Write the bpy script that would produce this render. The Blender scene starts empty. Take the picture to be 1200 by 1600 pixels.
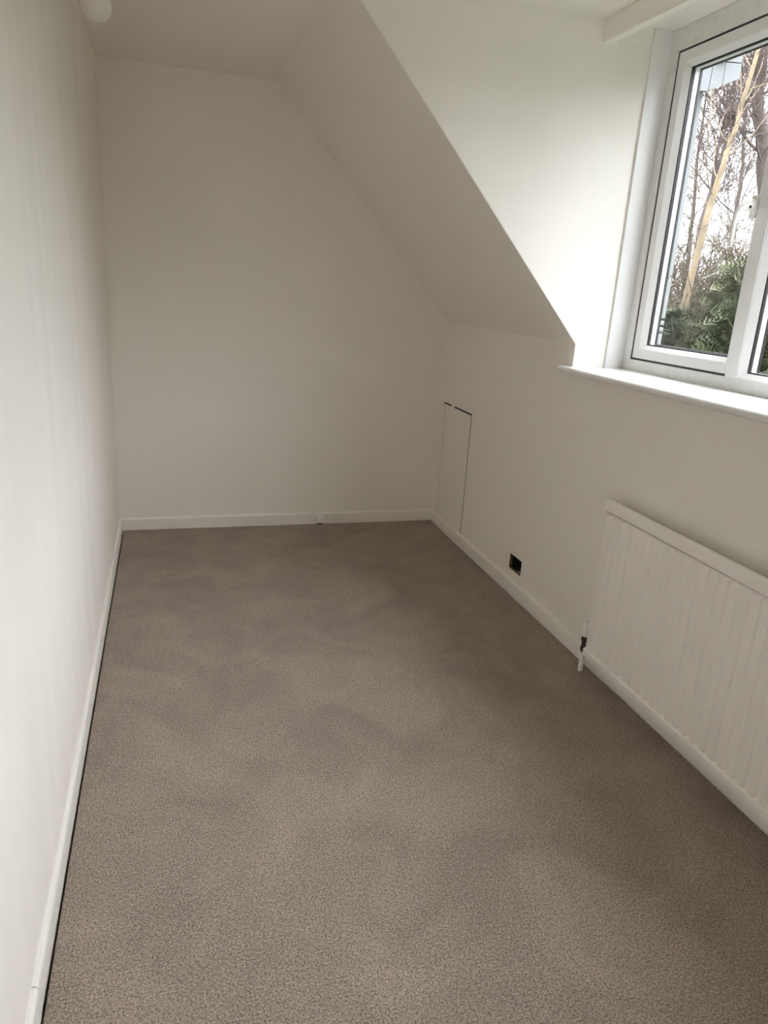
import bpy, bmesh, math, random
from mathutils import Vector, Matrix
random.seed(11)
S = bpy.context.scene
COL = S.collection

# ------------------------------------------------------------------ camera
cam_d = bpy.data.cameras.new('camera')
cam = bpy.data.objects.new('camera', cam_d); COL.objects.link(cam)
cam_d.sensor_fit = 'VERTICAL'; cam_d.sensor_height = 24.0
cam_d.lens = 1120.85 * 24.0 / 1600.0
cam_d.clip_start = 0.02; cam_d.clip_end = 200
_r = Vector((0.9591, -0.2770, 0.0587)); _d = Vector((-0.0292, -0.3031, -0.9525)); _f = Vector((0.2817, 0.9118, -0.2988))
_m = Matrix(((_r.x, -_d.x, -_f.x), (_r.y, -_d.y, -_f.y), (_r.z, -_d.z, -_f.z))).to_4x4()
_m.translation = (0.2703, -3.9699, 1.3598)
cam.matrix_world = _m
S.camera = cam

# ------------------------------------------------------------------ sky, exposure
wd = bpy.data.worlds.new('overcast_sky'); S.world = wd; wd.use_nodes = True
_bg = wd.node_tree.nodes['Background']
# standard overcast sky: luminance rises evenly from the horizon to three times as much at the zenith
_nt = wd.node_tree; _tc = _nt.nodes.new('ShaderNodeTexCoord'); _sp = _nt.nodes.new('ShaderNodeSeparateXYZ')
_mr = _nt.nodes.new('ShaderNodeMapRange'); _mr.inputs['To Min'].default_value = 0.72; _mr.inputs['To Max'].default_value = 2.16
_nt.links.new(_tc.outputs['Generated'], _sp.inputs[0]); _nt.links.new(_sp.outputs['Z'], _mr.inputs['Value'])
_nt.links.new(_mr.outputs[0], _bg.inputs[1]); _bg.inputs[0].default_value = (0.938, 0.963, 1.03, 1)
S.view_settings.view_transform = 'Standard'; S.view_settings.look = 'None'
S.view_settings.gamma = 1.0; S.view_settings.use_curve_mapping = False
S.view_settings.exposure = 2.86
S.cycles.max_bounces = 16; S.cycles.diffuse_bounces = 10; S.cycles.transparent_max_bounces = 16

# ------------------------------------------------------------------ room numbers (metres)
W = 1.799                # front of right skirting
XW = 1.811               # face of right knee wall
XL = -0.012              # face of left wall
YB = 0.012               # face of back wall
YF = -5.40               # face of wall behind the camera
ZC = 2.288               # ceiling
YC = -1.398              # far dormer cheek
YC2 = -4.35              # near dormer cheek
XF = 2.03                # inside face of the window frame
ZK = 1.19                # top of knee wall
XS = 0.822               # where the slope meets the ceiling
ZS = 1.102               # top of window sill

# ------------------------------------------------------------------ materials
def mat(name, color, rough=0.6, bump=0.0, bscale=60, var=0.0, vscale=3.0, metal=0.0, spec=0.5, detail=4, bdist=0.002):
    m = bpy.data.materials.new(name); m.use_nodes = True
    nt = m.node_tree; b = nt.nodes['Principled BSDF']
    b.inputs['Base Color'].default_value = (*color, 1)
    b.inputs['Roughness'].default_value = rough; b.inputs['Metallic'].default_value = metal
    b.inputs['Specular IOR Level'].default_value = spec
    if bump or var:
        tc = nt.nodes.new('ShaderNodeTexCoord')
    if var:
        n = nt.nodes.new('ShaderNodeTexNoise'); n.inputs['Scale'].default_value = vscale; n.inputs['Detail'].default_value = detail
        nt.links.new(tc.outputs['Object'], n.inputs['Vector'])
        r = nt.nodes.new('ShaderNodeValToRGB')
        r.color_ramp.elements[0].position = 0.3; r.color_ramp.elements[1].position = 0.7
        r.color_ramp.elements[0].color = (*[c * (1 - var) for c in color], 1)
        r.color_ramp.elements[1].color = (*[min(1, c * (1 + var)) for c in color], 1)
        nt.links.new(n.outputs['Fac'], r.inputs['Fac']); nt.links.new(r.outputs['Color'], b.inputs['Base Color'])
    if bump:
        n2 = nt.nodes.new('ShaderNodeTexNoise'); n2.inputs['Scale'].default_value = bscale; n2.inputs['Detail'].default_value = detail
        nt.links.new(tc.outputs['Object'], n2.inputs['Vector'])
        bp = nt.nodes.new('ShaderNodeBump'); bp.inputs['Strength'].default_value = bump; bp.inputs['Distance'].default_value = bdist
        nt.links.new(n2.outputs['Fac'], bp.inputs['Height']); nt.links.new(bp.outputs['Normal'], b.inputs['Normal'])
    return m

M = {}
M['paint'] = mat('matt_white_emulsion', (0.892, 0.860, 0.798), 0.85, bump=0.35, bscale=170, var=0.012, vscale=2.0, spec=0.25)
def lap_marks():
    m = M['paint'].copy(); m.name = 'matt_white_emulsion_roller_marks'; nt = m.node_tree
    for n in nt.nodes:
        if n.type == 'TEX_NOISE' and n.inputs['Scale'].default_value < 10:
            mp = nt.nodes.new('ShaderNodeMapping'); mp.inputs['Scale'].default_value = (1, 4.5, 0.35)
            tc = [q for q in nt.nodes if q.type == 'TEX_COORD'][0]
            nt.links.new(tc.outputs['Object'], mp.inputs['Vector']); nt.links.new(mp.outputs[0], n.inputs['Vector'])
    for n in nt.nodes:
        if n.type == 'VALTORGB': n.color_ramp.elements[0].color = (0.86, 0.823, 0.768, 1); n.color_ramp.elements[1].color = (0.91, 0.873, 0.816, 1)
    return m
M['paint_rolled'] = lap_marks()
M['ceiling'] = mat('textured_ceiling_paint', (0.885, 0.853, 0.793), 0.9, bump=0.6, bscale=110, spec=0.2, bdist=0.003)
M['gloss'] = mat('white_satin_woodwork', (0.90, 0.868, 0.818), 0.38, bump=0.15, bscale=40, var=0.02, vscale=9)
M['upvc'] = mat('white_upvc', (0.82, 0.82, 0.81), 0.32, var=0.02, vscale=14)
M['upvc_dirty'] = mat('white_upvc_slightly_grubby', (0.79, 0.785, 0.77), 0.38, var=0.06, vscale=26)
M['sill'] = mat('white_sill_gloss', (0.84, 0.84, 0.83), 0.25, var=0.015, vscale=12)
M['gasket'] = mat('black_rubber_gasket', (0.012, 0.012, 0.013), 0.5)
M['spacer'] = mat('grey_spacer_bar', (0.012, 0.013, 0.015), 0.4)
M['radiator'] = mat('radiator_enamel', (0.93, 0.897, 0.85), 0.36, bump=0.12, bscale=90)
M['dark'] = mat('dark_gap', (0.02, 0.017, 0.015), 0.9)  # near black; paints shade in gaps and recesses, also colours joints and clips
M['rim'] = mat('cut_plasterboard_edge', (0.22, 0.13, 0.09), 0.95, bump=0.5, bscale=80, var=0.3, vscale=60)
M['brass'] = mat('tarnished_valve_brass', (0.05, 0.036, 0.026), 0.5, metal=0.5, var=0.3, vscale=60)
M['plastic'] = mat('white_plastic', (0.93, 0.91, 0.88), 0.4)
M['metal_grey'] = mat('grey_metal', (0.45, 0.45, 0.45), 0.35, metal=0.9)
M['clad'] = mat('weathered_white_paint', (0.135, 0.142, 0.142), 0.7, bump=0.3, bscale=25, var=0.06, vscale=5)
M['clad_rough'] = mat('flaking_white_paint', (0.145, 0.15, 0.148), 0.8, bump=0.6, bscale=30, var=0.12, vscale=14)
M['gutter'] = mat('brown_grey_gutter', (0.03, 0.026, 0.022), 0.6, var=0.2, vscale=12)
M['tile'] = mat('roof_tile', (0.10, 0.075, 0.06), 0.85, bump=0.5, bscale=30, var=0.2, vscale=6)
M['bark'] = mat('dark_grey_brown_bark', (0.075, 0.057, 0.049), 0.9, bump=0.5, bscale=20, var=0.25, vscale=6)
M['twig'] = mat('brown_twigs', (0.085, 0.062, 0.054), 0.9)
M['birch'] = mat('cream_birch_bark', (0.210, 0.160, 0.098), 0.8, bump=0.4, bscale=14, var=0.45, vscale=4.5)
M['shrub'] = mat('brown_shrub_twigs', (0.095, 0.074, 0.050), 0.9)
M['needle'] = mat('conifer_green', (0.048, 0.060, 0.026), 0.75, var=0.45, vscale=1.6)
M['needle2'] = mat('conifer_olive', (0.070, 0.077, 0.034), 0.75, var=0.4, vscale=1.6)
M['grass'] = mat('lawn_grass', (0.035, 0.05, 0.02), 0.95, bump=0.5, bscale=30, var=0.3, vscale=2)

def glass():
    m = bpy.data.materials.new('window_glass'); m.use_nodes = True
    nt = m.node_tree; nt.nodes.clear()
    o = nt.nodes.new('ShaderNodeOutputMaterial'); mx = nt.nodes.new('ShaderNodeMixShader')
    t = nt.nodes.new('ShaderNodeBsdfTransparent'); g = nt.nodes.new('ShaderNodeBsdfGlossy')
    fr = nt.nodes.new('ShaderNodeFresnel')
    ge = nt.nodes.new('ShaderNodeNewGeometry'); mr = nt.nodes.new('ShaderNodeMapRange')   # same reflectance on both faces of the pane
    mr.inputs['To Min'].default_value = 1.3; mr.inputs['To Max'].default_value = 1/1.3
    nt.links.new(ge.outputs['Backfacing'], mr.inputs['Value']); nt.links.new(mr.outputs[0], fr.inputs['IOR'])
    t.inputs[0].default_value = (0.965, 0.975, 0.97, 1); g.inputs['Roughness'].default_value = 0.0
    nt.links.new(fr.outputs[0], mx.inputs[0]); nt.links.new(t.outputs[0], mx.inputs[1])
    nt.links.new(g.outputs[0], mx.inputs[2]); nt.links.new(mx.outputs[0], o.inputs[0])
    return m
M['glass'] = glass()

def carpet():
    m = bpy.data.materials.new('taupe_cut_pile_carpet'); m.use_nodes = True
    nt = m.node_tree; L = nt.links; b = nt.nodes['Principled BSDF']
    tc = nt.nodes.new('ShaderNodeTexCoord')
    def noise(scale, detail, rough=0.5, dist=0.0):
        n = nt.nodes.new('ShaderNodeTexNoise'); n.inputs['Scale'].default_value = scale
        n.inputs['Detail'].default_value = detail; n.inputs['Roughness'].default_value = rough
        n.inputs['Distortion'].default_value = dist
        L.new(tc.outputs['Object'], n.inputs['Vector']); return n
    fine = noise(230, 3, 0.65); mid = noise(75, 3, 0.6); nap = noise(3.6, 4, 0.6, 0.8)
    # fibre tint
    r = nt.nodes.new('ShaderNodeValToRGB'); e = r.color_ramp.elements
    e[0].position = 0.33; e[0].color = (0.135, 0.102, 0.078, 1)
    e[1].position = 0.69; e[1].color = (0.650, 0.535, 0.448, 1)
    L.new(fine.outputs['Fac'], r.inputs['Fac'])
    # brushed nap: soft lighter and darker drifts in the pile
    r2 = nt.nodes.new('ShaderNodeValToRGB'); e = r2.color_ramp.elements
    e[0].position = 0.36; e[0].color = (0.86, 0.855, 0.85, 1)
    e[1].position = 0.66; e[1].color = (1.10, 1.10, 1.10, 1)
    L.new(nap.outputs['Fac'], r2.inputs['Fac'])
    r3 = nt.nodes.new('ShaderNodeValToRGB'); e = r3.color_ramp.elements
    e[0].position = 0.3; e[0].color = (0.88, 0.88, 0.88, 1); e[1].position = 0.7; e[1].color = (1.08, 1.08, 1.08, 1)
    L.new(mid.outputs['Fac'], r3.inputs['Fac'])
    def mul(a, c):
        x = nt.nodes.new('ShaderNodeMix'); x.data_type = 'RGBA'; x.blend_type = 'MULTIPLY'; x.inputs['Factor'].default_value = 1
        L.new(a, x.inputs['A']); L.new(c, x.inputs['B']); return x.outputs['Result']
    L.new(mul(mul(r.outputs['Color'], r2.outputs['Color']), r3.outputs['Color']), b.inputs['Base Color'])
    b.inputs['Roughness'].default_value = 1.0; b.inputs['Specular IOR Level'].default_value = 0.1
    b.inputs['Sheen Weight'].default_value = 0.15; b.inputs['Sheen Roughness'].default_value = 0.6
    bp = nt.nodes.new('ShaderNodeBump'); bp.inputs['Strength'].default_value = 0.9; bp.inputs['Distance'].default_value = 0.006
    ad = nt.nodes.new('ShaderNodeMath'); ad.operation = 'ADD'
    L.new(fine.outputs['Fac'], ad.inputs[0]); L.new(mid.outputs['Fac'], ad.inputs[1])
    L.new(ad.outputs[0], bp.inputs['Height']); L.new(bp.outputs['Normal'], b.inputs['Normal'])
    return m
M['carpet'] = carpet()

# ------------------------------------------------------------------ helpers
def link(name, me, m=None, parent=None):
    o = bpy.data.objects.new(name, me); COL.objects.link(o)
    if m is not None and me is not None: me.materials.append(M[m] if isinstance(m, str) else m)
    if parent: o.parent = parent
    return o
def empty(name, loc):
    o = bpy.data.objects.new(name, None); COL.objects.link(o); o.location = loc; o.empty_display_size = 0.1
    return o
def tag(o, label=None, cat=None, group=None, kind=None):
    if label: o['label'] = label
    if cat: o['category'] = cat
    if group: o['group'] = group
    if kind: o['kind'] = kind
    return o
def origin_to(o, loc):
    loc = Vector(loc); o.data.transform(Matrix.Translation(-loc)); o.location = loc; return o
def part(name, bm, m, parent=None, smooth=False):
    """mesh given in world coordinates, parented to a thing's empty (unrotated)"""
    bmesh.ops.recalc_face_normals(bm, faces=bm.faces)
    me = bpy.data.meshes.new(name); bm.to_mesh(me); bm.free()
    if smooth:
        for p in me.polygons: p.use_smooth = True
    o = link(name, me, m, parent)
    if parent:
        w = Vector((0, 0, 0)); q = parent
        while q: w += q.location; q = q.parent
        me.transform(Matrix.Translation(-w))
    return o
def box(bm, a, b, bev=0.0, seg=2):
    x0, x1 = sorted((a[0], b[0])); y0, y1 = sorted((a[1], b[1])); z0, z1 = sorted((a[2], b[2]))
    v = [bm.verts.new(p) for p in ((x0,y0,z0),(x1,y0,z0),(x1,y1,z0),(x0,y1,z0),(x0,y0,z1),(x1,y0,z1),(x1,y1,z1),(x0,y1,z1))]
    fs = [bm.faces.new([v[i] for i in f]) for f in ((3,2,1,0),(4,5,6,7),(0,1,5,4),(1,2,6,5),(2,3,7,6),(3,0,4,7))]
    if bev:
        es = list({e for f in fs for e in f.edges})
        bmesh.ops.bevel(bm, geom=es, offset=bev, segments=seg, affect='EDGES', profile=0.5)
    return bm
def B(a, b, bev=0.0, seg=2): return box(bmesh.new(), a, b, bev, seg)
def prism(bm, prof, axis, t0, t1):
    """extrude a 2D profile along axis ('x': (y,z), 'y': (x,z), 'z': (x,y))"""
    def P(p, t): return {'x': (t, p[0], p[1]), 'y': (p[0], t, p[1]), 'z': (p[0], p[1], t)}[axis]
    a = [bm.verts.new(P(p, t0)) for p in prof]; b = [bm.verts.new(P(p, t1)) for p in prof]
    n = len(prof)
    for i in range(n): bm.faces.new((a[i], a[(i+1) % n], b[(i+1) % n], b[i]))
    bm.faces.new(a[::-1]); bm.faces.new(b)
    return bm
def tube(bm, pts, rad, n=12, cap=True):
    pts = [Vector(p) for p in pts]; rad = rad if isinstance(rad, (list, tuple)) else [rad] * len(pts)
    rings = []; prev = None
    for i, p in enumerate(pts):
        t = (pts[min(i+1, len(pts)-1)] - pts[max(i-1, 0)]).normalized()
        u = prev - t * prev.dot(t) if prev is not None else t.orthogonal()
        if u.length < 1e-6: u = t.orthogonal()
        u.normalize(); prev = u; w = t.cross(u)
        rings.append([bm.verts.new(p + (u * math.cos(a) + w * math.sin(a)) * rad[i]) for a in [2*math.pi*k/n for k in range(n)]])
    for r0, r1 in zip(rings, rings[1:]):
        for k in range(n): bm.faces.new((r0[k], r0[(k+1) % n], r1[(k+1) % n], r1[k]))
    if cap: bm.faces.new(rings[0][::-1]); bm.faces.new(rings[-1])
    return bm
def lathe(bm, c, prof, axis='z', n=32):
    """prof: (radius, height) pairs"""
    rings = []
    for r, h in prof:
        ring = []
        for k in range(n):
            a = 2*math.pi*k/n; x, y = r*math.cos(a), r*math.sin(a)
            p = {'z': (x, y, h), 'x': (h, x, y), 'y': (x, h, y)}[axis]
            ring.append(bm.verts.new((c[0]+p[0], c[1]+p[1], c[2]+p[2])))
        rings.append(ring)
    for r0, r1 in zip(rings, rings[1:]):
        for k in range(n): bm.faces.new((r0[k], r0[(k+1) % n], r1[(k+1) % n], r1[k]))
    bm.faces.new(rings[0][::-1]); bm.faces.new(rings[-1])
    return bm
def structure(name, bm, m, smooth=False, label=None):
    o = part(name, bm, m, None, smooth); o['kind'] = 'structure'
    if label: o['label'] = label
    return o

# ------------------------------------------------------------------ room shell
structure('subfloor', B((-0.15, YF-0.15, -0.14), (2.12, 0.15, -0.022)), 'dark', label='floor edge coloured near black for the shadow gap beside the carpet')  # near-black colour paints the shadow line between carpet and skirting
structure('floor', B((0.0055, YF+0.014, -0.022), (W-0.003, -0.003, 0.0), 0.004, 2), 'carpet', label='taupe grey cut pile carpet covering the bedroom floor')
structure('wall_left', B((XL-0.12, YF-0.12, -0.05), (XL, 0.13, 2.40)), 'paint_rolled', label='white painted long wall at the left')
structure('wall_back', B((XL-0.05, YB, -0.05), (2.1, YB+0.12, 2.40)), 'paint', label='white painted end wall under the sloping ceiling')
structure('wall_front', B((XL-0.05, YF-0.12, -0.05), (2.1, YF, 2.40)), 'paint', label='white painted end wall behind the viewpoint')
bm = bmesh.new()
box(bm, (XL-0.1, YF-0.1, ZC), (2.16, 0.12, ZC+0.12))
structure('ceiling', bm, 'ceiling', label='white lightly textured flat ceiling')
# sloping ceilings either side of the dormer
sl = [(XS, ZC), (XW, ZK), (XW+0.10, ZK+0.02), (XS+0.17, ZC+0.05)]
structure('ceiling_slope_back', prism(bmesh.new(), sl, 'y', YC+0.003, 0.06), 'paint', label='white sloping ceiling falling to the low knee wall')
structure('ceiling_slope_front', prism(bmesh.new(), sl, 'y', YF-0.06, YC2-0.003), 'paint', label='white sloping ceiling behind the viewpoint')

# right knee wall: grid of cells with the hatch recess and the socket hole left open
HY0, HY1, HZ0, HZ1 = -0.459, -0.030, 0.056, 0.741
SY0, SY1, SZ0, SZ1 = -1.188, -1.068, 0.112, 0.184
def wall_right():
    bm = bmesh.new()
    ys = sorted({YF-0.05, YC2, SY0, SY1, YC, HY0, HY1, 0.05}); zs = sorted({-0.05, HZ0, SZ0, SZ1, HZ1, ZS-0.027, ZK+0.012})
    def hole(y0, y1, z0, z1):
        ym, zm = (y0+y1)/2, (z0+z1)/2
        if HY0 < ym < HY1 and HZ0 < zm < HZ1: return 0.03
        if SY0 < ym < SY1 and SZ0 < zm < SZ1: return 0.12
        return 0
    def absent(y0, y1, z0, z1): return YC2 < (y0+y1)/2 < YC and (z0+z1)/2 > ZS-0.027
    D = 0.14
    def q(*p): bm.faces.new([bm.verts.new(x) for x in p])
    for y0, y1 in zip(ys, ys[1:]):
        for z0, z1 in zip(zs, zs[1:]):
            if absent(y0, y1, z0, z1): continue
            h = hole(y0, y1, z0, z1); x = XW + h
            q((x,y0,z0),(x,y0,z1),(x,y1,z1),(x,y1,z0))
            xo = XW + D
            q((xo,y0,z0),(xo,y1,z0),(xo,y1,z1),(xo,y0,z1))
    for (y0,y1,z0,z1,h) in ((HY0,HY1,HZ0,HZ1,0.03),(SY0,SY1,SZ0,SZ1,0.12)):
        q((XW,y0,z0),(XW,y1,z0),(XW+h,y1,z0),(XW+h,y0,z0)); q((XW,y0,z1),(XW+h,y0,z1),(XW+h,y1,z1),(XW,y1,z1))
        q((XW,y0,z0),(XW+h,y0,z0),(XW+h,y0,z1),(XW,y0,z1)); q((XW,y1,z0),(XW,y1,z1),(XW+h,y1,z1),(XW+h,y1,z0))
    z = ZS-0.027
    q((XW,YC2,z),(XW,YC,z),(XW+D,YC,z),(XW+D,YC2,z))
    bmesh.ops.remove_doubles(bm, verts=bm.verts, dist=1e-5)
    return bm
o = structure('wall_right', wall_right(), 'paint', label='low white knee wall below the slope and the window')
# block of wall under the window, out to the frame
structure('wall_window', B((XW+0.139, YC2-0.05, -0.05), (2.13, YC+0.05, ZS-0.027)), 'paint', label='white wall core carrying the window')

# dormer cheeks
ck = [(XS, ZC+0.003), (XW+0.001, ZK+0.0005), (XW+0.001, ZS-0.03), (2.13, ZS-0.03), (2.13, ZC+0.05), (XS, ZC+0.05)]
structure('wall_dormer_far', prism(bmesh.new(), ck, 'y', YC, YC+0.09), 'paint', label='bright white triangular dormer cheek beside the window')
structure('wall_dormer_near', prism(bmesh.new(), ck, 'y', YC2-0.09, YC2), 'paint', label='white triangular dormer cheek nearest the viewpoint')

# ------------------------------------------------------------------ skirting boards
SH = 0.066
def skirt_prof(s): # (offset from wall, z)
    t = 0.012
    pr = [(0, -0.025), (t, -0.025), (t, SH-0.012)]
    for k in range(1, 6):
        a = math.pi/2 * k/5
        pr.append((t-0.008+0.008*math.cos(a), SH-0.012+0.012*math.sin(a)))
    pr.append((0, SH))
    return pr
def board_y(xw, sgn, y0, y1, extra=0.0): return prism(bmesh.new(), [(xw+sgn*(p[0]+(extra if p[0] > 0 else 0)), p[1]) for p in skirt_prof(1)], 'y', y0, y1)
def board_x(yw, sgn, x0, x1): return prism(bmesh.new(), [(yw+sgn*p[0], p[1]) for p in skirt_prof(1)], 'x', x0, x1)
bl = empty('baseboard_left', (0, -2.4, 0)); tag(bl, 'white painted skirting along the left wall', kind='structure')
part('skirting_board', board_y(XL, 1, -2.826, YB), 'gloss', bl, False)
part('skirting_board', board_y(XL, 1, YF, -2.829, 0.0012), 'gloss', bl, False)
structure('baseboard_back', board_x(YB, -1, XL, XW), 'gloss', label='white painted skirting along the end wall')
structure('baseboard_right', board_y(XW, -1, YF, YB), 'gloss', label='white painted skirting along the knee wall')
structure('baseboard_front', board_x(YF, 1, XL, XW), 'gloss', label='white painted skirting behind the viewpoint')

# ------------------------------------------------------------------ window
YL0, YM, YM2, YR = YC-0.002, -1.984, -2.034, YC2+0.002     # frame start, mullion sides, frame end
ZF0, ZF1 = ZS-0.012, 2.287
FO = 0.052                                                  # visible frame
win = empty('window_1', (XF, (YC+YC2)/2, ZS)); tag(win, 'white framed casement window in the dormer', kind='structure')
bm = bmesh.new(); X1 = XF+0.075
def ring(bm, x0, x1, y0, y1, z0, z1, w, bev=0.003, wt=None, wb=None):
    """rectangular frame, four mitred members; y0 > y1"""
    wt = wt or w; wb = wb or w
    o = [(y0,z0),(y1,z0),(y1,z1),(y0,z1)]; i = [(y0-w,z0+wb),(y1+w,z0+wb),(y1+w,z1-wt),(y0-w,z1-wt)]
    for k in range(4):
        l = (k+1) % 4
        a = [bm.verts.new((x, p[0], p[1])) for x in (x0, x1) for p in (o[k], o[l], i[l], i[k])]
        fs = [bm.faces.new([a[j] for j in f]) for f in ((0,1,2,3),(7,6,5,4),(0,4,5,1),(2,6,7,3),(1,5,6,2),(0,3,7,4))]
        if bev:
            es = [e for e in {e for f in fs for e in f.edges} if abs(e.verts[0].co.x-x0) < 1e-6 and abs(e.verts[1].co.x-x0) < 1e-6]
            lng = [e for e in es if {round(e.verts[0].co.y,5), round(e.verts[1].co.y,5)} and e.calc_length() > w*1.6]
            bmesh.ops.bevel(bm, geom=lng, offset=bev, segments=2, affect='EDGES', profile=0.5)
ring(bm, XF, X1, YL0, YR, ZF0, ZF1, FO, wt=0.072, wb=0.055)
part('outer_frame', bm, 'upvc_dirty', win)
bm = bmesh.new()
box(bm, (XF+0.0003, YM, ZF0+0.0535), (XF+0.003, YM2, ZF1-0.0705), 0.002, 2)
box(bm, (XF+0.0028, YM-0.036, ZF0+0.05), (X1, YM2, ZF1-0.06))
part('mullion', bm, 'upvc', win)
YN, YN2 = -2.70, -2.774
part('mullion', B((XF+0.0003, YN, ZF0+0.045), (X1, YN2, ZF1-0.05), 0.004, 2), 'upvc', win)

def sash(y0, y1, z0, z1, sw, x0, handle_side=None, bead=True):
    s = part('sash', bmesh.new(), 'upvc', win)
    bm = bmesh.new()
    ring(bm, x0, x0+0.058, y0, y1, z0, z1, sw, 0.004)
    # sloped inner bead
    yi0, yi1, zi0, zi1 = y0-sw, y1+sw, z0+sw, z1-sw
    bd = 0.014
    xs_, xb_ = x0+0.002, x0+0.018
    a = [(yi0+.001,zi0-.001),(yi1-.001,zi0-.001),(yi1-.001,zi1+.001),(yi0+.001,zi1+.001)]
    b = [(yi0-bd,zi0+bd),(yi1+bd,zi0+bd),(yi1+bd,zi1-bd),(yi0-bd,zi1-bd)]
    for k in range(4):
        l = (k+1) % 4
        bm.faces.new([bm.verts.new(p) for p in ((xs_,*a[k]),(xs_,*a[l]),(xb_,*b[l]),(xb_,*b[k]))])
        bm.faces.new([bm.verts.new(p) for p in ((xb_,*b[k]),(xb_,*b[l]),(xb_+.006,*b[l]),(xb_+.006,*b[k]))])
    me = s.data; bmesh.ops.recalc_face_normals(bm, faces=bm.faces); bm.to_mesh(me); bm.free(); me.transform(Matrix.Translation(-win.location))
    g = bmesh.new(); ring(g, xb_+.004, xb_+.012, yi0-bd+.006, yi1+bd-.006, zi0+bd-.006, zi1-bd+.006, 0.0105, 0)
    part('gasket', g, 'gasket', s)
    g = bmesh.new(); ring(g, xb_+.0175, xb_+.037, yi0-bd+.006, yi1+bd-.006, zi0+bd-.006, zi1-bd+.006, 0.0085, 0)
    part('outer_bead', g, 'upvc', s)
    g = bmesh.new(); ring(g, xb_+.0372, xb_+.045, yi0-bd+.006, yi1+bd-.006, zi0+bd-.006, zi1-bd+.006, 0.0125, 0)
    part('outer_seal', g, 'spacer', s)
    part('pane', B((xb_+.013, yi0+.004, zi0-.004), (xb_+.017, yi1-.004, zi1+.004)), 'glass', s)
    return s
GAP = 0.0045
zs0, zs1 = ZF0+0.055, ZF1-0.072
# dark weather seal seen round the opening sash
def seal(y0, y1, z0, z1, x0):
    g = bmesh.new(); ring(g, x0, x0+0.003, y0+0.001, y1-0.001, z0-0.001, z1+0.001, 0.008, 0); part('weather_seal', g, 'gasket', win)
y0, y1 = YL0-FO, YM-0.033
seal(y0, y1, zs0, zs1, XF+0.005)
s1 = sash(y0-GAP, y1+GAP, zs0+GAP, zs1-GAP, 0.040, XF+0.0045)
s1['label'] = 'opening sash with lever handle'
# fixed light next to the mullion: only a glazing bead
def fixed(y0, y1):
    f = sash(y0+.002, y1-.002, zs0-.002, zs1+.002, 0.006, XF+0.004); f.name = 'fixed_light'; return f
fixed(YM2, YN)
YP, YP2 = -3.417, -3.491
part('mullion', B((XF+0.0003, YP, ZF0+0.045), (X1, YP2, ZF1-0.05), 0.004, 2), 'upvc', win)
fixed(YN2, YP)
seal(YP2, YR+FO, zs0, zs1, XF+0.005)
sash(YP2-GAP, YR+FO+GAP, zs0+GAP, zs1-GAP, 0.040, XF+0.001)

# handle of the far sash
HYC, HZC = -1.971, 1.664
hd = part('handle', B((XF-0.010, HYC-0.0105, HZC-0.034), (XF+0.012, HYC+0.0115, HZC+0.034), 0.004, 2), 'plastic', win)
bm = bmesh.new()
tube(bm, [(XF-0.006, HYC, HZC+0.006), (XF-0.030, HYC, HZC+0.002), (XF-0.054, HYC, HZC-0.010), (XF-0.065, HYC, HZC-0.028), (XF-0.067, HYC, HZC-0.06), (XF-0.066, HYC, HZC-0.10), (XF-0.064, HYC, HZC-0.122)],
     [0.017, 0.0155, 0.0115, 0.009, 0.0082, 0.0078, 0.0065], 12)
part('lever', bm, 'plastic', hd, True)
part('lock_hole', lathe(bmesh.new(), (XF-0.030, HYC-0.0158, HZC-0.003), [(0.0045, 0.0), (0.0045, 0.004)], 'y', 12), 'gasket', hd)

# cover strip between cheek and frame, head trim
def trim(name, bm, m, label, smooth=False): return structure(name, bm, m, smooth, label)
tp = [(1.953, YC)] + [(1.953+0.077*k/10, YC-0.010-0.004*math.sin(math.pi*k/10)) for k in range(11)] + [(2.03, YC)]
trim('trim_1', prism(bmesh.new(), tp, 'z', ZS-0.001, 2.289), 'upvc', 'white cover strip between the dormer cheek and the window frame')
trim('trim_2', prism(bmesh.new(), [(x, 2*(YC+YC2)/2-y) for x, y in tp], 'z', ZS-0.001, 2.289), 'upvc', 'white cover strip at the near end of the window')
# boxed timber head along the window top, with its small end block
def head():
    bm = bmesh.new()
    prof = [(1.757, 2.218), (1.800, 2.222), (1.800, 2.33), (1.757, 2.33)]
    a = [bm.verts.new((x, YC+0.002, z)) for x, z in prof]; b = [bm.verts.new((x, YC2-0.002, z-0.05)) for x, z in prof]
    for i in range(4): bm.faces.new((a[i], a[(i+1) % 4], b[(i+1) % 4], b[i]))
    bm.faces.new(a[::-1]); bm.faces.new(b)
    es = [e for e in bm.edges if abs(e.verts[0].co.y-e.verts[1].co.y) > 1 and max(v.co.z for v in e.verts) < 2.25]
    bmesh.ops.bevel(bm, geom=es, offset=0.002, segments=2, affect='EDGES')
    return bm
trim('trim_3', head(), 'paint', 'white boxed lintel board running above the window')
bk = [(1.798, 2.221), (1.925, 2.229)] + [(1.928+0.016*math.sin(a), 2.246-0.016*math.cos(a)) for a in [math.pi/2*k/5 for k in range(6)]] + [(1.946, 2.30), (1.798, 2.30)]
trim('trim_4', prism(bmesh.new(), bk, 'y', YC+0.001, YC-0.014), 'paint', 'small white end block under the lintel board')

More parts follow.
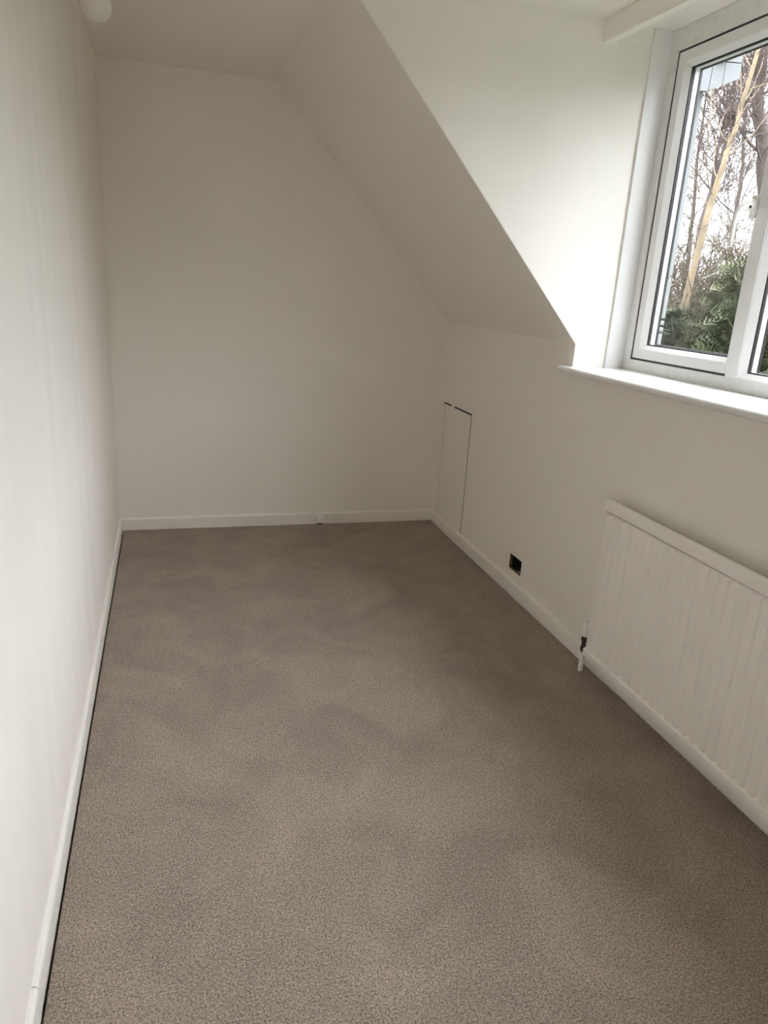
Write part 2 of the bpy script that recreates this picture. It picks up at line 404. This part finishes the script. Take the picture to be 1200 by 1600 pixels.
# sill board
def sill():
    bm = bmesh.new()
    pr = [(2.04, ZS), (1.774, ZS)]
    for k in range(1, 8):
        a = math.pi * k/8; pr.append((1.774-0.011*math.sin(a), ZS-0.0125+0.0125*math.cos(a)))
    pr += [(1.774, ZS-0.025), (2.04, ZS-0.025)]
    prism(bm, pr, 'y', YC, YC2)
    pr2 = [(XW, ZS)] + pr[1:-1] + [(XW, ZS-0.025)]
    prism(bm, pr2, 'y', YC+0.036, YC); prism(bm, pr2, 'y', YC2, YC2-0.036)
    return bm
sl_ = tag(part('window_sill', sill(), 'sill'), 'long white glossy window sill with rounded nose below the window', 'window sill')
origin_to(sl_, (1.9, -2.87, ZS-0.025))

# ------------------------------------------------------------------ access hatch in knee wall
h = empty('access_hatch', (XW, -0.245, HZ0)); tag(h, 'narrow white painted access hatch in the knee wall by the far corner', 'hatch')
bm = bmesh.new()
py0, py1, pz0, pz1 = HY0+0.0075, HY1-0.002, HZ0+0.001, HZ1-0.0085
box(bm, (XW+0.0005, py0, pz0), (XW+0.018, py1, pz1), 0.0012, 1)
part('hatch_panel', bm, 'paint', h)
part('edge_strip', B((XW-0.0045, py1-0.040, pz0+0.004), (XW-0.001, py1-0.001, pz1-0.006), 0.0015, 1), 'paint', h)
part('catch', B((XW-0.006, -0.200, HZ1-0.026), (XW+0.006, -0.174, HZ1+0.003), 0.002, 2), 'gloss', h)['label'] = 'painted over catch at the top edge'
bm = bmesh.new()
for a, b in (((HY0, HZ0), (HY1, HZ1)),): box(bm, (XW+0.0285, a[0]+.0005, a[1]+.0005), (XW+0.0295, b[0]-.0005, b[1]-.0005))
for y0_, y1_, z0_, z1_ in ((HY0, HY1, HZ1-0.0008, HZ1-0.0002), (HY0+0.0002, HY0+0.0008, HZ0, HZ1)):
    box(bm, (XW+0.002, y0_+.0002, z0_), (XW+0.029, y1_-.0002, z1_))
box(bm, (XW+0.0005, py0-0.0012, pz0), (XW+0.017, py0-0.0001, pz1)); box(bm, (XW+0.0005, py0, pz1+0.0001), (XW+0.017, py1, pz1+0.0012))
part('gap_shade', bm, 'dark', h)['label'] = 'dark strips painting the shade in the gap round the panel'  # dark strips on panel and opening edges paint the gap's shade

# ------------------------------------------------------------------ empty back box hole
sb = empty('socket_hole', (XW, (SY0+SY1)/2, SZ0)); tag(sb, 'empty square socket hole with interior coloured black for its shade, cut in the knee wall above the skirting', 'socket hole')
bm = bmesh.new()
t = 0.0012
for a, b in (((SY0+t, SZ0+t), (SY1-t, SZ0+2*t)), ((SY0+t, SZ1-2*t), (SY1-t, SZ1-t)), ((SY0+t, SZ0+t), (SY0+2*t, SZ1-t)), ((SY1-2*t, SZ0+t), (SY1-t, SZ1-t))):
    box(bm, (XW+0.014, a[0], a[1]), (XW+0.118, b[0], b[1]))
box(bm, (XW+0.116, SY0+t, SZ0+t), (XW+0.118, SY1-t, SZ1-t))
part('back_box', bm, 'dark', sb)  # box coloured near black to put the hole's shade into the colour
bm = bmesh.new()
for a, b in (((SY0, SZ0), (SY1, SZ0+.001)), ((SY0, SZ1-.001), (SY1, SZ1)), ((SY0, SZ0), (SY0+.001, SZ1)), ((SY1-.001, SZ0), (SY1, SZ1))):
    box(bm, (XW+0.0005, a[0]+.0002, a[1]+.0002), (XW+0.0145, b[0]-.0002, b[1]-.0002))
part('cut_edge', bm, 'rim', sb)['label'] = 'brown cut plaster edge of the hole'
bm = bmesh.new(); tube(bm, [(XW+0.004, SY0+0.004, SZ0+0.010), (XW+0.010, SY0+0.022, SZ0+0.0065), (XW+0.012, SY0+0.045, SZ0+0.006)], 0.0035, 8)
part('fixing_lug', bm, 'metal_grey', sb, True)

# ------------------------------------------------------------------ radiator
RX, RY0, RZ0, RZ1 = 1.741, -1.868, 0.076, 0.694
RL = 1.20; RY1 = RY0-RL
rad = empty('radiator', (RX+0.012, (RY0+RY1)/2, RZ0)); tag(rad, 'white ribbed panel radiator on the wall below the window', 'radiator')
def rad_panel():
    bm = bmesh.new()
    pitch = 0.040; n = int(round((RL-0.05)/pitch)); dep = 0.0056
    zb0, zb1 = RZ0+0.030, RZ1-0.050
    ys = []; hs = []
    y = RY0-0.022
    prof = [(0.0, 0), (0.16, 0.0), (0.30, 1.0), (0.70, 1.0), (0.84, 0.0)]
    for k in range(n):
        for f, hh in prof: ys.append(y-pitch*(k+f)); hs.append(hh)
    ys.append(y-pitch*n); hs.append(0)
    ys = [RY0] + ys + [RY1]; hs = [0] + hs + [0]
    rows = [(RZ0, 0, 0.0), (zb0, 0, 0.0), (zb0+0.010, 1, 1.0), (zb1-0.006, 1, 1.0), (zb1, 0, 0.0), (RZ1-0.0465, 0, 0), (RZ1-0.0462, 2, 0), (RZ1-0.042, 2, 0)]
    grid = [[bm.verts.new((RX + 0.012 if on == 2 else RX + (0.0 if not on else (dep*(1-hh)) * amp) + (0.0 if on else 0.0015), yy, z)) for yy, hh in zip(ys, hs)] for z, on, amp in rows]
    for r0, r1 in zip(grid, grid[1:]):
        for a, b, c, d in zip(r0, r0[1:], r1[1:], r1): bm.faces.new((a, b, c, d))
    # back sheet and side returns
    bx = RX+0.020
    back = [bm.verts.new((bx, yy, z)) for yy, z in ((RY0, RZ0), (RY1, RZ0), (RY1, RZ1-0.042), (RY0, RZ1-0.042))]
    bm.faces.new(back)
    bm.faces.new([grid[0][0], back[0], back[3], grid[-1][0]][:4]) if False else None
    e0 = [g[0] for g in grid]; e1 = [g[-1] for g in grid]
    bm.faces.new(e0 + [back[3], back[0]]); bm.faces.new(e1[::-1] + [back[1], back[2]])
    bm.faces.new([back[0], back[1]] + grid[0][::-1]); bm.faces.new([back[3], back[2]] + grid[-1][::-1])
    return bm
part('front_panel', rad_panel(), 'radiator', rad)
def rolled(z0, z1, x0):
    pr = [(x0+0.002, z0), (x0, z0+0.004), (x0, z1-0.007), (x0+0.002, z1-0.002), (x0+0.007, z1), (x0+0.016, z1), (x0+0.0205, z1-0.002), (x0+0.022, z1-0.007), (x0+0.022, z0)]
    return prism(bmesh.new(), pr, 'y', RY0+0.0005, RY1-0.0005)
part('top_rim', rolled(RZ1-0.041, RZ1, RX-0.004), 'radiator', rad)
pr = [(RX+0.0045, RZ0+0.036), (RX-0.0035, RZ0+0.0295), (RX-0.0045, RZ0+0.027), (RX-0.004, RZ0+0.006), (RX+0.002, RZ0+0.001), (RX+0.007, RZ0-0.001), (RX+0.019, RZ0), (RX+0.021, RZ0+0.006), (RX+0.021, RZ0+0.03)]
part('bottom_rim', prism(bmesh.new(), pr, 'y', RY0+0.0005, RY1-0.0005), 'radiator', rad)
for y in (RY0-0.17, RY1+0.17):
    bm = bmesh.new(); box(bm, (RX+0.020, y-0.018, RZ0+0.05), (RX+0.024, y+0.018, RZ1-0.06)); box(bm, (RX+0.022, y-0.006, RZ0+0.08), (XW-0.0005, y+0.006, RZ0+0.12)); box(bm, (RX+0.022, y-0.006, RZ1-0.14), (XW-0.0005, y+0.006, RZ1-0.10))
    part('bracket', bm, 'radiator', rad)

def valve(y, s):
    v = empty('radiator_valve', (RX+0.012, y, 0))
    x = RX+0.012
    part('pipe_sleeve', lathe(bmesh.new(), (x, y, 0), [(0.0095, 0.0), (0.0095, 0.074), (0.0085, 0.078)], 'z', 20), 'plastic', v, False)
    bm = bmesh.new()
    lathe(bm, (x, y, 0), [(0.0075, 0.078), (0.0085, 0.084), (0.0125, 0.088), (0.0125, 0.100), (0.009, 0.104), (0.0105, 0.112), (0.0105, 0.124), (0.0135, 0.128), (0.0135, 0.140), (0.009, 0.145)], 'z', 12)
    part('valve_body', bm, 'brass', v)['label'] = 'dark tarnished valve body'
    part('tail_nut', lathe(bmesh.new(), (x, y, 0.112), [(0.008, 0.0), (0.0115, -s*0.004), (0.0115, -s*0.016), (0.008, -s*0.0215)], 'y', 8), 'brass', v)
    bm = bmesh.new()
    lathe(bm, (x, y, 0), [(0.0105, 0.144), (0.0125, 0.150), (0.0125, 0.196), (0.0095, 0.203), (0.004, 0.205)], 'z', 16)
    for k in range(8):
        a = 2*math.pi*k/8; tube(bm, [(x+0.0125*math.cos(a), y+0.0125*math.sin(a), 0.152), (x+0.0125*math.cos(a), y+0.0125*math.sin(a), 0.192)], 0.0016, 6)
    part('valve_cap', bm, 'plastic', v)
    return v
tag(valve(RY0+0.0215, 1), 'old radiator valve with dark body and white pipe sleeve at the far radiator end', 'valve')

# ------------------------------------------------------------------ cable outlet on the back skirting
cb = empty('cable_outlet', (1.098, YB-0.012, 0.004)); tag(cb, 'tiny white cable outlet box on the end wall skirting', 'cable outlet')
y = YB-0.012
part('outlet_body', B((1.081, y-0.020, 0.007), (1.119, y, 0.048), 0.004, 2), 'plastic', cb)
part('outlet_under_shade', B((1.084, y-0.017, 0.0), (1.116, y, 0.0075)), 'dark', cb)  # dark block painting the shadow under the outlet body
bm = bmesh.new(); tube(bm, [(1.075, y-0.004, 0.030), (1.072, y-0.005, 0.05), (1.070, y-0.002, 0.069), (1.069, y+0.009, 0.082), (1.069, y+0.0095, 0.094)], 0.0032, 8)
tube(bm, [(1.083, y-0.008, 0.024), (1.077, y-0.007, 0.025), (1.075, y-0.004, 0.030)], 0.0032, 8)
part('cable', bm, 'plastic', cb, True)
bm = bmesh.new(); lathe(bm, (1.0685, y+0.0105, 0.094), [(0.003, 0.0015), (0.003, -0.003)], 'y', 10); part('clip', bm, 'dark', cb)
part('clip', lathe(bmesh.new(), (1.0765, y-0.0005, 0.027), [(0.003, 0.0005), (0.003, -0.008)], 'y', 10), 'dark', cb)

# ------------------------------------------------------------------ globe wall light (top left)
GX, GY, GZ, GR = 0.0867, -1.2233, 2.1382, 0.0455
lt = empty('wall_light', (XL, GY, 2.20)); tag(lt, 'round white opal globe light high on the left wall', 'wall light')
part('wall_plate', lathe(bmesh.new(), (XL, GY, GZ+0.137), [(0.045, 0.0), (0.045, 0.012), (0.038, 0.020), (0.012, 0.024)], 'x', 28), 'plastic', lt)
part('arm', tube(bmesh.new(), [(XL+0.022, GY, GZ+0.137), (0.055, GY, GZ+0.142), (0.080, GY, GZ+0.134), (GX, GY, GZ+0.112), (GX, GY, GZ+0.087)], 0.008, 12), 'plastic', lt, True)
part('lamp_holder', lathe(bmesh.new(), (GX, GY, 0), [(0.012, GZ+.094), (0.022, GZ+.088), (0.024, GZ+.047), (0.020, GZ+.032)], 'z', 24), 'plastic', lt)
bm = bmesh.new(); bmesh.ops.create_uvsphere(bm, u_segments=40, v_segments=24, radius=GR, matrix=Matrix.Translation((GX, GY, GZ)))
part('globe', bm, 'plastic', lt, True)

# ================================================================== outside
GZ0 = -2.7
structure('ground', B((2.6, -30, GZ0-0.2), (60, 45, GZ0)), 'grass', label='rough lawn far below the window')

# white painted wing of the house seen past the window jamb
wg = empty('house_wing', (3.0, 3.0, GZ0)); tag(wg, 'white painted flat roofed house wing with boxed eaves seen at the left of the glass', 'house')
XE, YE = 4.01, 1.0
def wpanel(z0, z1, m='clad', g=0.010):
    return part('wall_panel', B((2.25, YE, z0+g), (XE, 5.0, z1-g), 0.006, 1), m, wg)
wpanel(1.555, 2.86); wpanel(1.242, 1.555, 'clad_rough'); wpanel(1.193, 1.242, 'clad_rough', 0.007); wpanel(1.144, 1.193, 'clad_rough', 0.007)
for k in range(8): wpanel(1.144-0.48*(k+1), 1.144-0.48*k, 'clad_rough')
part('wall_core', B((2.27, YE+0.02, GZ0), (XE-0.02, 4.98, 2.9)), 'dark', wg)
# boxed eaves end
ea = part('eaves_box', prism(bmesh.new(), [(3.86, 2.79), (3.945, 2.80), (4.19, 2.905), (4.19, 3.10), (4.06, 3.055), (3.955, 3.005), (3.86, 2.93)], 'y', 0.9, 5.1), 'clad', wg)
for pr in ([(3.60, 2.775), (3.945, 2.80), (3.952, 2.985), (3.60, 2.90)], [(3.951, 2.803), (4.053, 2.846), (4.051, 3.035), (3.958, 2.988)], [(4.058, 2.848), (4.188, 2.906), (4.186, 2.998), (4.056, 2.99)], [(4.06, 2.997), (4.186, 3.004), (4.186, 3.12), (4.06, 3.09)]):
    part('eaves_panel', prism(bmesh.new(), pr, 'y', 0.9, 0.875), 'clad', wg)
part('gutter_end', B((3.975, 0.80, 2.995), (4.055, 0.9, 3.10), 0.006, 1), 'gutter', wg)
part('gutter', tube(bmesh.new(), [(4.02, 0.9, 3.045), (4.02, 5.1, 3.045)], 0.038, 14), 'gutter', wg, True)
rf = part('roof', prism(bmesh.new(), [(3.95, 2.89), (3.95, 2.925), (2.2, 2.925), (2.2, 2.89)], 'y', 0.95, 5.1), 'tile', wg)

# ---- trees
def rdir(rng): return Vector((rng.gauss(0,1), rng.gauss(0,1), rng.gauss(0,1))).normalized()
class Acc:
    def __init__(s): s.v = []; s.f = []
    def seg(s, pts, r0, r1, n=3):
        base = len(s.v); N = len(pts); pv = None
        for i, p in enumerate(pts):
            t = (pts[min(i+1, N-1)] - pts[max(i-1, 0)])
            t = t.normalized() if t.length > 1e-9 else Vector((0,0,1))
            u = (pv - t*pv.dot(t)) if pv is not None else t.orthogonal()
            u = u.normalized() if u.length > 1e-6 else t.orthogonal().normalized()
            pv = u; w = t.cross(u); r = r0 + (r1-r0)*i/max(1, N-1)
            for k in range(n):
                a = 2*math.pi*k/n; q = p + (u*math.cos(a) + w*math.sin(a))*r; s.v.append(q[:])
        for i in range(N-1):
            for k in range(n):
                a = base+i*n+k; b = base+i*n+(k+1) % n; s.f.append((a, b, b+n, a+n))
    def build(s, name, m, parent, smooth=True):
        me = bpy.data.meshes.new(name)
        w = parent.location
        me.from_pydata([(x-w.x, y-w.y, z-w.z) for x, y, z in s.v], [], s.f)
        if smooth: me.polygons.foreach_set('use_smooth', [True]*len(me.polygons))
        return link(name, me, m, parent)
def wander(rng, p, d, L, n, wob, up=0.0):
    pts = [p.copy()]; d = d.normalized()
    for i in range(n):
        d = (d + rdir(rng)*wob + Vector((0,0,up))).normalized(); p = p + d*(L/n); pts.append(p.copy())
    return pts
def lerp_path(pts, t):
    x = t*(len(pts)-1); i = min(int(x), len(pts)-2); return pts[i].lerp(pts[i+1], x-i), (pts[i+1]-pts[i]).normalized()
def bare_tree(name, label, base, path, r0, r1, bark, twigm, seed, nb=26, bl=2.4, t0=0.3, up=0.10, group=None, twig_r=0.006, dens=1.0, ang=0.9, bf=1.0):
    rng = random.Random(seed)
    t = empty(name, base); tag(t, label, 'tree', group)
    tr = Acc(); br = Acc(); tw = Acc()
    P = [Vector(base)] + [Vector(p) for p in path]
    fine = []
    for a, b in zip(P, P[1:]):
        for k in range(4): fine.append(a.lerp(b, k/4) + rdir(rng)*r0*0.18)
    fine.append(P[-1])
    tr.seg(fine, r0, r1, 9)
    for k in range(nb):
        f = t0 + (1-t0)*((k+rng.random())/nb)
        p, d = lerp_path(fine, f)
        side = rdir(rng); side = (side - d*side.dot(d)).normalized()
        dd = d*(1-ang*0.5) + side*ang
        L = bl*(1.15-0.7*f)*rng.uniform(0.7, 1.2); rr = (r0+(r1-r0)*f)*rng.uniform(0.28, 0.45)*bf
        rr = max(rr, twig_r*1.7)
        b = wander(rng, p, dd, L, 8, 0.22, up); br.seg(b, rr, twig_r*1.1, 5)
        for j in range(int(9*dens)):
            q, e = lerp_path(b, rng.uniform(0.15, 1)); s = rdir(rng); s = (s - e*s.dot(e)).normalized()
            L2 = L*rng.uniform(0.22, 0.5); c = wander(rng, q, e*0.7+s*0.8, L2, 6, 0.25, up*0.7); tw.seg(c, twig_r*1.4, twig_r*0.7, 3)
            for m_ in range(int(6*dens)):
                q2, e2 = lerp_path(c, rng.uniform(0.1, 1)); s = rdir(rng)
                tw.seg(wander(rng, q2, e2*0.7+s*0.8, L2*rng.uniform(0.25, 0.6), 4, 0.3, up*0.5), twig_r*0.9, twig_r*0.45, 3)
    tr.build('trunk', bark, t); br.build('branches', bark, t)['kind'] = 'stuff'
    tw.build('twigs', twigm, t)['kind'] = 'stuff'
    return t
C0 = Vector((0.27, -3.97, 1.36))
# a cream barked birch leaning right, and dark bare trees behind it
bare_tree('birch_tree', 'slender tree with cream yellow trunk leaning right, behind the conifers', (5.98, 3.62, GZ0),
          [(6.02, 3.58, -0.6), (6.08, 3.53, 0.7), (6.13, 3.50, 1.55), (6.19, 3.46, 2.35), (6.24, 3.42, 2.85), (6.30, 3.37, 3.45), (6.35, 3.32, 4.1), (6.38, 3.3, 5.2), (6.42, 3.28, 6.5)],
          0.058, 0.010, 'birch', 'twig', 3, nb=22, bl=1.7, t0=0.46, up=0.16, twig_r=0.0042, bf=0.5, dens=1.0)
bare_tree('bare_tree', 'tall dark trunked bare tree at the right of the opening pane', (8.25, 4.35, GZ0),
          [(8.15, 4.42, 0.2), (8.0, 4.55, 2.0), (7.93, 4.6, 2.9), (7.82, 4.70, 3.5), (7.68, 4.82, 4.1), (7.66, 4.85, 4.8), (7.7, 4.8, 6.8), (7.75, 4.8, 8.2)],
          0.13, 0.03, 'bark', 'twig', 5, nb=20, bl=2.4, t0=0.35, up=0.12, twig_r=0.0042, bf=0.6, dens=0.95)
bare_tree('bare_tree', 'thin dark bare tree standing upright left of the cream trunk', (6.76, 4.30, GZ0),
          [(6.76, 4.3, 0), (6.79, 4.27, 1.6), (6.80, 4.25, 2.65), (6.79, 4.25, 3.1), (6.81, 4.24, 3.5), (6.84, 4.23, 4.1), (6.9, 4.2, 5.4)],
          0.042, 0.008, 'bark', 'twig', 8, nb=26, bl=1.5, t0=0.45, up=0.16, twig_r=0.0042, bf=0.8, dens=1.05)
bare_tree('bare_tree', 'slim dark bare tree nearest the white wall corner', (7.42, 5.0, GZ0),
          [(7.36, 5.08, 0.5), (7.31, 5.12, 2.0), (7.27, 5.15, 2.7), (7.24, 5.18, 3.2), (7.22, 5.2, 3.7), (7.2, 5.2, 5.4)],
          0.042, 0.009, 'bark', 'twig', 13, nb=24, bl=1.7, t0=0.40, up=0.15, twig_r=0.0042, bf=0.8, dens=1.05)
bare_tree('bare_tree', 'more distant bare tree showing between the cream and dark trunks', (9.4, 6.65, GZ0),
          [(9.38, 6.67, 0.5), (9.34, 6.69, 2.2), (9.32, 6.71, 2.9), (9.29, 6.73, 3.6), (9.21, 6.8, 4.3), (9.2, 6.8, 7.0)],
          0.065, 0.012, 'bark', 'twig', 21, nb=20, bl=2.0, t0=0.35, up=0.13, twig_r=0.0050, bf=0.8, dens=0.95)
for i, (x, y, sd, lb) in enumerate(((11.6, 10.2, 31, 'far bare tree in the wood, seen beside the white eaves'), (13.6, 8.6, 37, 'far bare tree in the wood, seen behind the dark trunk'), (11.4, 5.6, 47, 'far bare tree in the wood, seen behind the mullion and fixed pane'))):
    rng = random.Random(sd)
    bare_tree('bare_tree', lb, (x, y, GZ0),
              [(x+rng.uniform(-.15,.15), y, 0.5), (x+rng.uniform(-.3,.3), y+rng.uniform(-.2,.2), 3.0), (x+rng.uniform(-.4,.4), y, 5.0), (x+rng.uniform(-.5,.5), y, 8.2)],
              0.08, 0.014, 'bark', 'twig', sd, nb=20, bl=2.4, t0=0.3, up=0.10, group='far bare trees of the wood', twig_r=0.0060, bf=0.8, dens=0.9)

def shrub(base, H, R, seed, label, group=None, m='shrub', n=26):
    rng = random.Random(seed)
    t = empty('bare_shrub', base); tag(t, label, 'shrub', group)
    st = Acc(); tw = Acc(); b0 = Vector(base)
    for k in range(n):
        a = rng.uniform(0, 6.28); rr = R*math.sqrt(rng.random())
        d = Vector((math.cos(a)*rr, math.sin(a)*rr, H)).normalized()
        L = H*rng.uniform(0.75, 1.05)
        p = wander(rng, b0 + Vector((math.cos(a), math.sin(a), 0))*0.15, d, L, 10, 0.14, 0.03); st.seg(p, 0.020, 0.005, 4)
        for j in range(22):
            q, e = lerp_path(p, rng.uniform(0.45, 1)); s = rdir(rng)
            c = wander(rng, q, e*0.7+s*0.8, rng.uniform(0.35, 0.9), 5, 0.25, 0.05); tw.seg(c, 0.0085, 0.004, 3)
            for m_ in range(8):
                q2, e2 = lerp_path(c, rng.random()); tw.seg(wander(rng, q2, e2*0.6+rdir(rng)*0.8, rng.uniform(0.15, 0.4), 3, 0.3), 0.0058, 0.0032, 3)
    st.build('stems', 'shrub', t)['kind'] = 'stuff'; tw.build('twigs', m, t)['kind'] = 'stuff'
    return t
shrub((6.85, 4.45, GZ0), 4.75, 1.3, 61, 'brown twiggy bare shrub between the cream trunk and the white wall', n=46)
shrub((7.25, 3.85, GZ0), 4.9, 1.4, 62, 'brown twiggy bare shrub right of the cream trunk', n=46)
shrub((8.4, 3.6, GZ0), 5.0, 1.8, 63, 'brown twiggy bare shrub behind the fixed right pane', n=36)

def conifer(base, H, R, seed, label, mn, n=900):
    rng = random.Random(seed)
    t = empty('conifer', base); tag(t, label, 'conifer')
    tr = Acc(); b0 = Vector(base); tr.seg([b0, b0+Vector((0.02, 0, H*0.5)), b0+Vector((0, 0.03, H*0.97))], 0.09, 0.012, 8); tr.build('trunk', 'bark', t)
    fo = Acc()
    for k in range(n):
        z = H*(0.12 + 0.86*rng.random()**0.8); f = z/H
        a = rng.uniform(0, 6.28); rad = R*(1-f**2.2)*rng.uniform(0.55, 1.05) + 0.10
        out = Vector((math.cos(a), math.sin(a), 0))
        tip = b0 + out*rad + Vector((0, 0, z + rng.uniform(-.1, .2)))
        d = (out + Vector((0, 0, rng.uniform(0.2, 0.9))) + rdir(rng)*0.35).normalized()
        L = rng.uniform(0.28, 0.55)
        u = d.cross(rdir(rng)).normalized(); w = d.cross(u)
        # a feathery spray: a spine with paired needles
        for j in range(13):
            s = j/12; c = tip - d*L*(1-s); ln = 0.12*(1-0.75*s)+0.02; wd_ = 0.010
            droop = Vector((0, 0, -0.05*s*s))
            for sg in (-1, 1):
                e = c + droop + (u*sg + d*0.75 + w*rng.uniform(-.35, .35)).normalized()*ln
                nrm = (d*0.5 - u*sg*0.5).normalized()*wd_
                i = len(fo.v); fo.v += [(c+droop-nrm)[:], (c+droop+nrm)[:], e[:]]; fo.f.append((i, i+1, i+2))
    fo.build('foliage', mn, t, False)['kind'] = 'stuff'
    return t
conifer((5.50, 2.85, GZ0), 4.0, 1.0, 71, 'dark feathery conifer rising beside the white wall corner', 'needle')
conifer((5.65, 2.15, GZ0), 4.5, 1.1, 72, 'olive green conifer filling the lower middle of the opening pane', 'needle2', 1100)
conifer((5.75, 1.55, GZ0), 4.9, 1.15, 73, 'taller green conifer behind the mullion', 'needle2', 1100)
conifer((5.35, 1.75, GZ0), 4.15, 0.95, 74, 'bright tipped low conifer closest to the window', 'needle')
conifer((5.6, 0.75, GZ0), 4.9, 1.1, 75, 'green conifer seen through the fixed right pane', 'needle', 1000)

# unseen tall hedge, added opposite the window to cut low daylight indoors
hg = empty('light_blocking_hedge', (10.2, -6.0, GZ0)); tag(hg, 'unseen long evergreen hedge added opposite the window to block low daylight', 'hedge')
rng = random.Random(90); hd_ = Acc()
cor = Acc(); nx, nz = 60, 14
def hp(i, k):
    y = -17.5 + 20.5*i/nx; a = k/nz
    top = 5.5 + 0.5*math.sin(y*1.3) + 0.3*math.sin(y*3.1)
    pr = ((-1.0, 0.0), (-1.15, 0.35), (-1.0, 0.8), (-0.45, 1.0), (0.45, 1.0), (1.0, 0.8), (1.15, 0.35), (1.0, 0.0))
    t = a*(len(pr)-1); q = min(int(t), len(pr)-2); f = t-q
    px = pr[q][0]*(1-f)+pr[q+1][0]*f; pz = pr[q][1]*(1-f)+pr[q+1][1]*f
    return Vector((10.2+px+rng.uniform(-.12,.12), y+rng.uniform(-.1,.1), GZ0+pz*top))
gr_ = [[hp(i, k) for k in range(nz+1)] for i in range(nx+1)]
for r_ in gr_: cor.v += [p[:] for p in r_]
for i in range(nx):
    for k in range(nz): a = i*(nz+1)+k; cor.f.append((a, a+1, a+nz+2, a+nz+1))
for e in (0, nx): cor.f.append(tuple(e*(nz+1)+k for k in range(nz+1)))
cor.build('foliage_core', 'needle', hg, False)
for k in range(9000):
    i = rng.randrange(nx); j = rng.randrange(nz); p = gr_[i][j].lerp(gr_[i+1][j+1], rng.random()); n_ = (gr_[i+1][j]-gr_[i][j]).cross(gr_[i][j+1]-gr_[i][j]).normalized()
    d = (n_*(1 if (p+n_-Vector((10.2, p.y, 0))).length > (p-n_-Vector((10.2, p.y, 0))).length else -1) + rdir(rng)*0.7).normalized(); u = d.orthogonal().normalized()*0.05
    b_ = len(hd_.v); hd_.v += [(p-u)[:], (p+u)[:], (p+d*rng.uniform(.2,.4))[:]]; hd_.f.append((b_, b_+1, b_+2))
hd_.build('foliage', 'needle2', hg, False)['kind'] = 'stuff'
